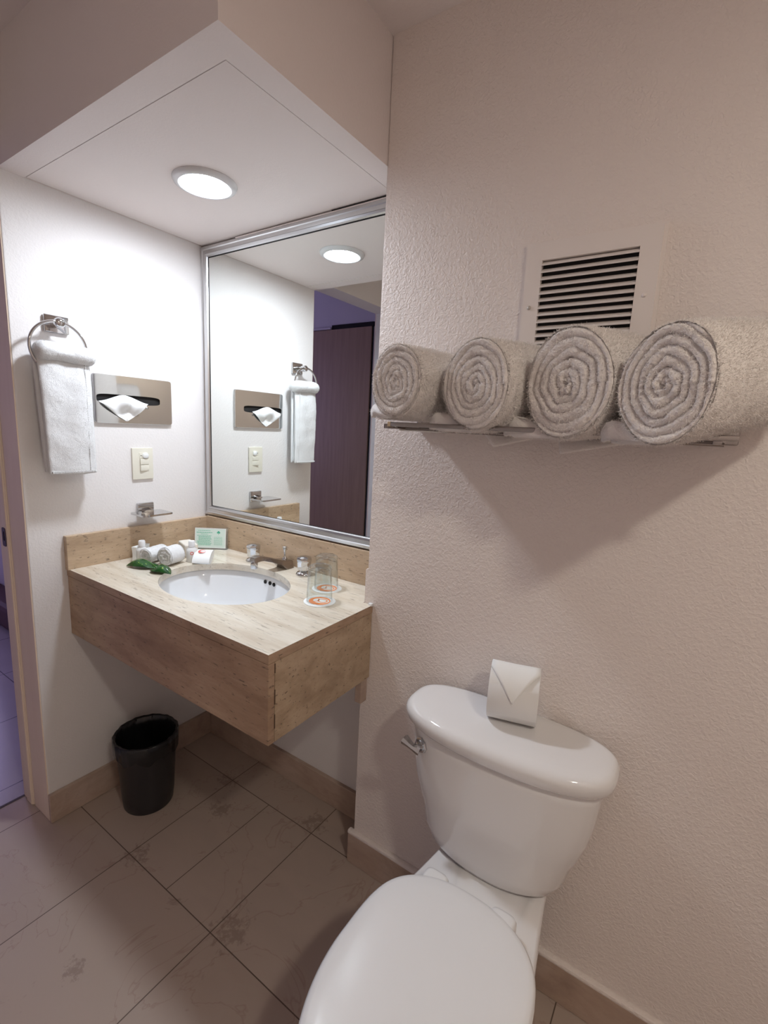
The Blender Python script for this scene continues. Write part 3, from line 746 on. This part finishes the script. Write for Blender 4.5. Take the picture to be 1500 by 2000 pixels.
# bath towels on the rack
ZB = 1.352
TG = 'rolled bath towels on the rack'
tw = [((1.090, -0.345, 1.436), 14, 0.0715, 0.190, 0.98, 'rolled white bath towel, smallest looking, leftmost on the chrome rack'),
      ((1.266, -0.350, 1.4255), 18, 0.0825, 0.195, 0.93, 'rolled white bath towel, second from the left on the rack, left of the vent'),
      ((1.434, -0.370, 1.424), 22, 0.0860, 0.213, 0.93, 'rolled white bath towel on the rack directly below the vent louvres'),
      ((1.576, -0.430, 1.414), 28, 0.0790, 0.280, 0.86, 'rolled white bath towel at the right end of the rack, cut by the photo edge')]
towels_ = []
for i, (c, a, R, L, ov, lb) in enumerate(tw):
    towels_.append(roll('bath_towel', c, math.radians(a), R, L, (5.4, 5.6, 5.6, 5.8)[i], lb, 'towel', TG, M_TERRY, nth=330, nr=110, nl=130, seed=1.7*i+0.6, oval=ov, depth=0.0056, amp=0.0008, tilt=(0.0, 0.008, 0.012, 0.042)[i], bulge=0.03, lobe=(1.10, 1.45, 1.45, 1.15)[i], pile=45000))
def hang(root, pts, y):
    # a woven corner of the towel drooping below the rack
    bm = bmesh.new(); A, B_, C_, D_ = [Vector((x, y, z)) for x, z in pts]
    def fn(u, vv):
        p = (A*(1-u)+B_*u)*(1-vv) + (D_*(1-u)+C_*u)*vv
        return p + Vector((0, 0.006*math.sin(u*4+vv*2), 0)), Vector((0, 1, 0))
    sheet(bm, fn, 20, 30, 0.007); pile_on(obj('hanging_corner', bm, M_TERRY, root, True), 2500, 0.0018, 0.0005, 9)
hang(towels_[2], [(1.250, 1.350), (1.288, 1.312), (1.383, 1.336), (1.395, 1.352)], -0.27)
hang(towels_[3], [(1.403, 1.350), (1.416, 1.307), (1.524, 1.331), (1.545, 1.352)], -0.27)
# washcloths on the counter
roll('washcloth', (0.124, -0.338, HC+0.0265), math.radians(-16), 0.0255, 0.088, 2.6, 'small rolled white washcloth behind the left leaf, beside the left bottle', 'towel', 'rolled washcloths on the counter', M_TERRYW, nth=120, nr=50, nl=40, seed=3.3, depth=0.003, amp=0.0006, flap=False)
roll('washcloth', (0.189, -0.309, HC+0.0315), math.radians(-14), 0.0310, 0.068, 2.4, 'small rolled white washcloth behind the right leaf, beside the right bottle', 'towel', 'rolled washcloths on the counter', M_TERRYW, nth=120, nr=50, nl=40, seed=8.1, depth=0.0035, amp=0.0006, flap=False)

# little carton left of the bottle
bm = bmesh.new(); Mx = basis((0.068, -0.318, HC), 0.35)
loft(bm, [[Mx @ Vector((0.010*(1-0.35*math.sin(PI*k))*a, 0.032*b, 0.052*k)) for a, b in ((-1, -1), (1, -1), (1, 1), (-1, 1))] for k in [i/8 for i in range(9)]])
o = obj('toiletry_carton', bm, M_CARD, None, origin=(0.068, -0.318, HC)); tag(o, 'narrow white toiletry carton standing left of the left bottle', 'carton')
# flat folded packet lying behind the washcloths
bm = bmesh.new(); box(bm, (-0.045, -0.022, 0), (0.045, 0.022, 0.046), 0.006, 3, basis((0.118, -0.170, HC), -0.30)); fuzzy(bm, 0.0006)
o = obj('folded_cloth', bm, mat('cream_cloth', (0.82, 0.76, 0.68), 0.85), None, True, origin=(0.118, -0.170, HC)); tag(o, 'small cream folded cloth lying behind the two rolled washcloths', 'cloth')
# pillow-shaped soap packet
bm = bmesh.new(); Mx = basis((0.243, -0.196, HC), 0.62)
loops = []
for i in range(13):
    k = i/12; th = 0.016*math.sin(PI*k)**0.6 + 0.0006
    wv = 0.058
    yy = -0.030+0.060*k; zc = 0.042*(1-(1-k))*0.62 + 0.006 + 0.010
    loops.append([Mx @ Vector((-0.029, yy, zc*1.0 - th)), Mx @ Vector((0.029, yy, zc - th)), Mx @ Vector((0.029, yy, zc + th)), Mx @ Vector((-0.029, yy, zc + th))])
loft(bm, loops)
lowest = min(vv.co.z for vv in bm.verts)
bmesh.ops.translate(bm, verts=bm.verts, vec=(0, 0, HC-lowest))
sp_ = empty('soap_packet', (0.243, -0.196, HC), 'white pillow-shaped soap packet with a red swirl, right of the bottles', 'soap packet')
obj('packet', bm, M_CARD, sp_, auto=30)
def flat_mark(name, parent, loops2d, Mx, m, th=0.0004):
    bm = bmesh.new()
    for outer, holes in loops2d: plate(bm, outer, holes, 0, th, lambda a, b, z: Mx @ Vector((a, b, z)))
    return obj(name, bm, m, parent)
mk = basis((0.243, -0.196, HC+0.0395), 0.62, math.atan2(0.026, 0.060)) 
flat_mark('swirl_mark', sp_, [(ell(-0.004, 0.0, 0.013, 0.009, 32), [ell(-0.001, 0.001, 0.0095, 0.0062, 32)])], mk, M_REDP)

# leaves
def leaf(tip, stem, wid, lift, label):
    A, Bt = Vector(stem), Vector(tip); d = Bt-A; sd = Vector((-d.y, d.x, 0)).normalized(); bm = bmesh.new(); G = []
    for i in range(25):
        u = i/24; hw = wid*(math.sin(PI*u**0.75)**0.8)*(1-0.25*u) + 0.0004; row = []
        for j in range(13):
            s_ = (j/12)*2-1
            p = A + d*u + sd*hw*s_ - d*0.10*(abs(s_)**1.5)*(1-u)
            p.z = HC + 0.0012 + lift*math.sin(PI*u)*(1-0.7*abs(s_)**1.3) + 0.0012*math.sin(s_*6+u*8)*math.sin(PI*u) + 0.0015
            row.append(bm.verts.new(p))
        G.append(row)
    for i in range(24):
        for j in range(12): bm.faces.new((G[i][j], G[i+1][j], G[i+1][j+1], G[i][j+1]))
    r = empty('leaf', A, label, 'leaf', 'green leaves beside the sink')
    o = obj('leaf_blade', bm, M_LEAF, r, True); md = o.modifiers.new('t', 'SOLIDIFY'); md.thickness = 0.0006
    bm = bmesh.new(); tube(bm, [A + d*u + Vector((0, 0, 0.0022+lift*math.sin(PI*u)+0.0015)) for u in [k/10*0.96+0.02 for k in range(11)]], [0.0009-0.00006*k for k in range(11)], 6)
    obj('midrib', bm, mat('leaf_rib', (0.20, 0.34, 0.08), 0.4), r, True)
leaf((0.108, -0.392, HC), (0.192, -0.337, HC), 0.030, 0.026, 'green leaf lying on the counter, the left of the two')
leaf((0.290, -0.348, HC), (0.212, -0.352, HC), 0.032, 0.024, 'green leaf by the sink edge, the right of the two')

# information card in a clear stand
cd_ = empty('card_stand', (0.115, -0.062, HC), 'pale green information card in a clear stand in the counter corner', 'card')
pA, pB = Vector((0.062, -0.104, 0)), Vector((0.157, -0.036, 0)); dr = (pB-pA).normalized(); rz = math.atan2(dr.y, dr.x); W_ = (pB-pA).length
Mc = basis(Vector((pA.x, pA.y, HC+0.004)), rz, PI/2-0.12)       # local x along the card, y up, z out
bm = bmesh.new(); box(bm, (0, 0, 0), (W_, 0.076, 0.0012), 0, 2, Mc); obj('card', bm, M_PALEG, cd_)
bm = bmesh.new(); plate(bm, rect(0, 0, W_, 0.076), [rect(0.0022, 0.0022, W_-0.0022, 0.0738)], 0.0012, 0.0018, lambda a, b, z: Mc @ Vector((a, b, z))); obj('card_border', bm, M_CARD, cd_)
bm = bmesh.new(); rng = random.Random(3); rows = []
def words(x0, x1, y, h):
    x = x0
    while x < x1:
        wd = rng.uniform(0.003, 0.009); rows.append((x, y, min(x+wd, x1), y+h)); x += wd+0.0012
words(0.012, 0.058, 0.0655, 0.0016); words(0.006, 0.066, 0.058, 0.0022); words(0.022, 0.050, 0.0525, 0.0014)
for k in range(11): words(0.008+rng.uniform(0, .006), 0.062+rng.uniform(-.006, .003), 0.0465-k*0.0036, 0.0014)
for k in range(8): words(0.072, 0.104, 0.042-k*0.0042, 0.0009)
text_free_strips(bm, rows, lambda a, b, z: Mc @ Vector((a, b, 0.0012+z))); obj('printed_lines', bm, M_GREENP, cd_)
tx, ty = 0.089, 0.060
flat_mark('tree_mark', cd_, [(ell(tx-0.0032, ty, 0.0032, 0.0030, 20), []), (ell(tx+0.0032, ty, 0.0032, 0.0030, 20), []), (ell(tx, ty+0.0034, 0.0033, 0.0032, 20), []), (rect(tx-0.0006, ty-0.008, tx+0.0006, ty), [])], Mc @ Matrix.Translation((0, 0, 0.0012)), M_GREENP, 0.0005)
bm = bmesh.new(); box(bm, (-0.001, -0.004, -0.0035), (W_+0.006, 0.078, -0.0008), 0.0004, 1, Mc)
box(bm, (-0.001, -0.004, -0.040), (W_+0.006, -0.002, 0.006), 0, 1, basis(Vector((pA.x, pA.y, HC+0.0045)), rz, PI/2)@Matrix.Identity(4))
obj('clear_holder', bm, mat('clear_acrylic', (0.95, 0.98, 0.97), 0.05, 0, Transmission_Weight=0.9, IOR=1.2), cd_)

# ================================================================ GLASSES ON COASTERS
def coaster(x, y, rz, label):
    r = empty('coaster', (x, y, HC), label, 'coaster', 'paper coasters by the sink')
    bm = bmesh.new(); lathe(bm, [(0, 0), (0.0445, 0), (0.045, 0.0006), (0.045, 0.0012), (0.0445, 0.0016), (0, 0.0016)], (x, y, HC), n=64); obj('disc', bm, M_CARD, r)
    Mx = basis((x, y, HC+0.0016), rz)
    def arc(cx, cy, r0, r1, a0, a1, sx=1.0, n=24):
        P1 = [(cx+sx*r1*math.cos(math.radians(a0+(a1-a0)*i/n)), cy+r1*math.sin(math.radians(a0+(a1-a0)*i/n))) for i in range(n+1)]
        P0 = [(cx+sx*r0*math.cos(math.radians(a0+(a1-a0)*i/n)), cy+r0*math.sin(math.radians(a0+(a1-a0)*i/n))) for i in range(n, -1, -1)]
        return P1+P0
    flat_mark('orange_emblem', r, [(ell(0, 0, 0.031, 0.030, 56), [ell(0.003, 0.003, 0.0235, 0.0185, 40)]),
        (arc(0.0075, 0.004, 0.0095, 0.0128, 150, 500, 1.15), []), (arc(-0.018, 0.0, 0.012, 0.0155, -70, 60, 1.0, 16), [])], Mx, M_ORANGE, 0.0003)
def tumbler(x, y, label):
    r = tag(obj('drinking_glass', glass_bm(x, y), M_GLASS, None, True, origin=(x, y, HC+0.002)), label, 'glass', 'upturned glasses by the sink'); return r
def glass_bm(x, y):
    bm = bmesh.new(); z = HC+0.0022; RB, RT, H = 0.0365, 0.0325, 0.102
    pr = [(RB-0.0012, 0), (RB, 0.0008), (RB-0.0005, 0.02), (RT+0.0004, H-0.016), (RT+0.0010, H-0.010), (RT-0.0005, H-0.003), (RT-0.006, H), (0.010, H-0.002), (0, H-0.0025),
          ]
    inn = [(0, H-0.010), (0.015, H-0.0105), (RT-0.007, H-0.012), (RT-0.0022, H-0.018), (RB-0.0016, 0.02), (RB-0.0018, 0.0005), (RB-0.0012, 0)]
    lathe(bm, pr, (x, y, z), n=64); lathe(bm, inn, (x, y, z), n=64)
    bmesh.ops.remove_doubles(bm, verts=bm.verts, dist=1e-6); return bm
coaster(0.793, -0.213, 0.2, 'white paper coaster with orange emblem, the nearer one to the counter front')
coaster(0.738, -0.118, 0.15, 'white paper coaster with orange emblem, the farther one near the backsplash')
tumbler(0.790, -0.211, 'upturned drinking glass nearer the counter front, on the front coaster')
tumbler(0.733, -0.116, 'upturned drinking glass farther back, on the coaster by the backsplash')

# ================================================================ VENT
v = empty('vent_grille', (1.397, -T, 1.60), 'white painted louvred vent grille on the toilet wall above the towels', 'vent')
W2 = lambda a, b, z: Vector((a, -T-z, b))
bm = bmesh.new(); z0v, z1v = 1.478, 1.722
plate(bm, rect(1.276, z0v, 1.522, z1v), [rect(1.309, 1.510, 1.487, 1.690)], 0.0005, 0.012, W2)
plate(bm, rect(1.270, z0v-0.005, 1.528, z1v+0.005), [rect(1.2765, z0v+0.0005, 1.5215, z1v-0.0005)], 0.0005, 0.006, W2)
obj('frame', bm, M_VENT, v)
obj('duct_opening', B((1.307, -T-0.0015, 1.508), (1.489, -T-0.0005, 1.692)), M_DARK, v)
for k in range(13):
    z = 1.684 - k*0.0139
    bm = bmesh.new(); box(bm, (1.3092, -0.0075, -0.0009), (1.4868, 0.0075, 0.0009), 0.0004, 1, Matrix.Translation((0, -T-0.0082, z)) @ Matrix.Rotation(math.radians(38), 4, 'X'))
    obj('louvre', bm, M_VENT, v)
for sx, sz in ((1.291, 1.600), (1.504, 1.603)):
    bm = bmesh.new(); lathe(bm, [(0.0042, 0.011), (0.004, 0.0135), (0, 0.0145)], (sx, -T, sz), (0, -1, 0), 14); obj('screw', bm, M_SCREW if sx < 1.4 else M_VENT, v, True)

# ================================================================ TOWEL RACK
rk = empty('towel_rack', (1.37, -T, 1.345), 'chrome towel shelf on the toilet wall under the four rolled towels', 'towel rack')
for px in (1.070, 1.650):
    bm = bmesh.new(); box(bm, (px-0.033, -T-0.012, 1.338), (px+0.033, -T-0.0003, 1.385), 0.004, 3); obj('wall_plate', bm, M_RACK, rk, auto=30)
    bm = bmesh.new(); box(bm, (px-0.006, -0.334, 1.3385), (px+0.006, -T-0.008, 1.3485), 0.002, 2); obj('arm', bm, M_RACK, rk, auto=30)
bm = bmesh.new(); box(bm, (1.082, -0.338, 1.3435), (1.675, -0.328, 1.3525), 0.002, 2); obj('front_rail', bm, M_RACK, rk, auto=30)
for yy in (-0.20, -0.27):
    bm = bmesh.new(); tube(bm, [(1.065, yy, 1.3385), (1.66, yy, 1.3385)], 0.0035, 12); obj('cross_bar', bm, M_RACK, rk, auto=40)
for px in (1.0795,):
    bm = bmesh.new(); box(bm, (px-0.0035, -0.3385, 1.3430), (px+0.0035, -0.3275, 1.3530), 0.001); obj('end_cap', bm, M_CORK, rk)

# ================================================================ TOILET
TX = 1.352
t = empty('toilet', (1.365, -0.45, 0), 'white ceramic toilet with its lid closed, against the right-hand wall', 'toilet')
def sup(cx, yb, yf, hw, z, n=72, e=3.4, bow=0.0, eb=None):
    """outline with flat back at yb and front at yf"""
    out = []; cy = (yb+yf)/2; hd = (yb-yf)/2
    for i in range(n):
        a = 2*PI*i/n; c, s_ = math.cos(a), math.sin(a)
        ee = e if s_ < 0 else (eb or e)
        x = hw*math.copysign(abs(c)**(2/ee), c); y = hd*math.copysign(abs(s_)**(2/ee), s_)
        if s_ < 0: y -= bow*(1-(x/hw)**2)*abs(s_)**0.5
        out.append(Vector((cx+x, cy+y, z)))
    return out
bm = bmesh.new()
sec_ = [(0.387, 0.115, -0.175, -0.288), (0.390, 0.134, -0.165, -0.296), (0.400, 0.149, -0.158, -0.301), (0.425, 0.164, -0.153, -0.303), (0.462, 0.172, -0.150, -0.300), (0.495, 0.186, -0.148, -0.303), (0.535, 0.198, -0.147, -0.305), (0.58, 0.205, -0.147, -0.306), (0.64, 0.210, -0.147, -0.307), (0.672, 0.212, -0.147, -0.307)]
loft(bm, [sup(TX, yb, yf, hw, z, e=3.2, bow=0.020, eb=8) for z, hw, yb, yf in sec_])
obj('tank', bm, M_CER, t, True)
bm = bmesh.new(); lidp = [(0.668, -0.012), (0.670, -0.003), (0.676, 0.001), (0.692, 0.004), (0.700, 0.002), (0.706, -0.003), (0.7095, -0.010), (0.711, -0.022), (0.7118, -0.05)]
loft(bm, [sup(TX, -0.140-max(0, -e)*0.6, -0.316-e, 0.228+e, z, e=3.3, bow=0.022, eb=3.0) for z, e in lidp])
obj('tank_lid', bm, M_CER, t, True)
lv = bmesh.new(); LX, LZ, LY = 1.190, 0.628, -0.300
lathe(lv, [(0, 0.0), (0.018, 0.0), (0.0185, 0.007), (0.016, 0.012), (0.010, 0.013), (0.009, 0.022), (0, 0.0225)], (LX, LY+0.004, LZ), (-0.25, -1, 0), 8)
L = obj('flush_lever', lv, M_CHROME, t, auto=30)
bm = bmesh.new(); tube(bm, [(LX+0.004, LY-0.019, LZ-0.002), (LX-0.014, LY-0.022, LZ+0.002), (LX-0.022, LY-0.021, LZ+0.004), (LX-0.038, LY-0.018, LZ+0.008)], [0.012, 0.008, 0.0085, 0.0120], 8); obj('lever_arm', bm, M_CHROME, L, auto=30, origin=root_of(t))
# bowl
BX = 1.368
def bowl_loop(z, w, yb, yf, wb, n=88):
    """elongated bowl: half width w, back straight part half width wb at yb, round front at yf"""
    out = []; ym = -0.60
    N = n//2
    for i in range(N+1):      # front half: right to left through the tip
        a = -PI*i/N*1.0; out.append(Vector((BX + w*math.cos(a), ym + (ym-yf)*math.sin(a), z)))
    M2 = n-N-1
    side = []
    for i in range(1, M2+1):
        k = i/(M2+1)
        if k < 0.4:
            u = k/0.4; x = -(w + (wb-w)*(0.5*u+0.5*u*u*(3-2*u))); y = ym + (yb-ym)*u
        elif k <= 0.6:
            u = (k-0.4)/0.2; x = -wb + 2*wb*u; y = yb
        else:
            u = (1-k)/0.4; x = (w + (wb-w)*(0.5*u+0.5*u*u*(3-2*u))); y = ym + (yb-ym)*u
        out.append(Vector((BX + x, y, z)))
    return out
bm = bmesh.new()
loft(bm, [bowl_loop(0.0, .105, -.20, -.74, .10), bowl_loop(0.03, .10, -.20, -.73, .095), bowl_loop(0.10, .092, -.20, -.71, .085), bowl_loop(0.20, .105, -.20, -.74, .09), bowl_loop(0.30, .145, -.195, -.80, .110),
          bowl_loop(0.34, .158, -.19, -.825, .108), bowl_loop(0.368, .166, -.185, -.838, .110), bowl_loop(0.380, .164, -.187, -.836, .108), bowl_loop(0.386, .158, -.192, -.830, .103)])
obj('bowl', bm, M_CER, t, auto=50)
def seat_loop(z, e, back=-0.392):
    out = []; w, ym, yf = .165+e, -.60, -.842-e; n = 100
    for i in range(n):
        a = 2*PI*i/n; c, s_ = math.cos(a), math.sin(a)
        if s_ < 0: x, y = w*c, ym + (ym-yf)*s_
        else:
            ex = 2.45; x = w*math.copysign(abs(c)**(2/ex), c)*(1-0.10*s_**4); y = ym + (back+e-ym)*abs(s_)**(2/3.6)
        out.append(Vector((BX+x, y, z)))
    return out
bm = bmesh.new(); loft(bm, [seat_loop(0.3865, -0.006), seat_loop(0.395, -0.002), seat_loop(0.412, 0.001), seat_loop(0.4155, -0.002)]); obj('seat', bm, M_SEAT, t, auto=50)
bm = bmesh.new(); loft(bm, [seat_loop(0.4165, -0.003), seat_loop(0.418, 0.000), seat_loop(0.426, 0.0005), seat_loop(0.431, -0.004), seat_loop(0.434, -0.012), seat_loop(0.4365, -0.035), seat_loop(0.438, -0.08)])
obj('lid', bm, M_SEAT, t, True)
for hx in (BX-0.076, BX+0.068):
    bm = bmesh.new(); loft(bm, [[Vector((hx+a, -0.406+b, z)) for a, b in ell(0, 0, 0.027-e, 0.024-e, 36, 4)] for z, e in ((0.3855, 0), (0.420, 0), (0.427, 0.003), (0.4295, 0.009))]); obj('hinge', bm, M_SEAT, t, auto=45)

# toilet roll with a folded point
RX, RY, RZ, RR_, RW = 1.357, -0.203, 0.7118, 0.0625, 0.052
tp = empty('toilet_roll', (RX, RY, RZ), 'white toilet paper roll with its end folded to a point, on the tank lid', 'toilet paper')
rot = Matrix.Translation((RX, RY, 0)) @ Matrix.Rotation(0.25, 4, 'Z') @ Matrix.Diagonal((1, 0.80, 1, 1)) @ Matrix.Translation((-RX, -RY, 0))
bm = bmesh.new(); lathe(bm, [(0.021, -RW), (RR_-0.001, -RW), (RR_, -RW+0.001), (RR_, RW-0.001), (RR_-0.001, RW), (0.021, RW), (0.021, -RW)], (RX, RY, RZ+RR_), (1, 0, 0), 72)
bmesh.ops.transform(bm, matrix=rot, verts=bm.verts); obj('paper_roll', bm, M_PAPER, tp, auto=40)
bm = bmesh.new(); lathe(bm, [(0.0205, -RW+0.001), (0.0208, RW-0.001), (0.0190, RW-0.001), (0.0190, -RW+0.001), (0.0205, -RW+0.001)], (RX, RY, RZ+RR_), (1, 0, 0), 32)
bmesh.ops.transform(bm, matrix=rot, verts=bm.verts); obj('cardboard_core', bm, mat('cardboard', (0.42, 0.33, 0.25), 0.8), tp, True)
bm = bmesh.new()      # folded triangular end: over the top, down the front
G = []
for i in range(31):
    k = i/30; a = math.radians(125 - 122*k); hw = RW*(1.0 if k < 0.45 else max(0.02, 1-(k-0.45)/0.55)); row = []
    for j in range(9):
        s_ = j/8*2-1; rr = RR_+0.0018+0.0008*abs(s_)+0.0012*k
        row.append(bm.verts.new((RX+hw*s_, RY-rr*math.cos(a), RZ+RR_+rr*math.sin(a))))
    G.append(row)
for i in range(30):
    for j in range(8): bm.faces.new((G[i][j], G[i+1][j], G[i+1][j+1], G[i][j+1]))
bmesh.ops.transform(bm, matrix=rot, verts=bm.verts)
o = obj('folded_point', bm, mat('paper_fold', (0.87, 0.855, 0.84), 0.8), tp, True); md = o.modifiers.new('t', 'SOLIDIFY'); md.thickness = 0.0011; md.offset = 0

# ================================================================ WASTE BIN
BXc, BYc = 0.160, -0.377
b = empty('waste_bin', (BXc, BYc, 0), 'black round plastic waste bin with a bag, under the vanity', 'bin')
bm = bmesh.new(); lathe(bm, [(0, 0.0), (0.078, 0.0), (0.080, 0.004), (0.084, 0.04), (0.096, 0.255), (0.1, 0.262), (0.098, 0.265), (0.0945, 0.262), (0.082, 0.04), (0.078, 0.010), (0, 0.008)], (BXc, BYc, 0), n=64); obj('bucket', bm, M_TRASH, b, auto=40)
bm = bmesh.new(); loops = []
pr = [(0.101, 0.205), (0.1035, 0.235), (0.1035, 0.262), (0.099, 0.268), (0.093, 0.262), (0.089, 0.22), (0.083, 0.15), (0.074, 0.08), (0.04, 0.045), (0.01, 0.04)]
for r_, h in pr:
    loops.append([Vector((BXc+(r_+0.0022*math.sin(i*1.1+h*20)*math.sin(i*.37))*math.cos(2*PI*i/96), BYc+(r_+0.0022*math.sin(i*1.1+h*20)*math.sin(i*.37))*math.sin(2*PI*i/96), h+(0.008*math.sin(i*.55) if h < 0.21 and r_ > 0.1 else 0))) for i in range(96)])
loft(bm, loops, False, True); o = obj('bag_liner', bm, M_BAG, b, True)
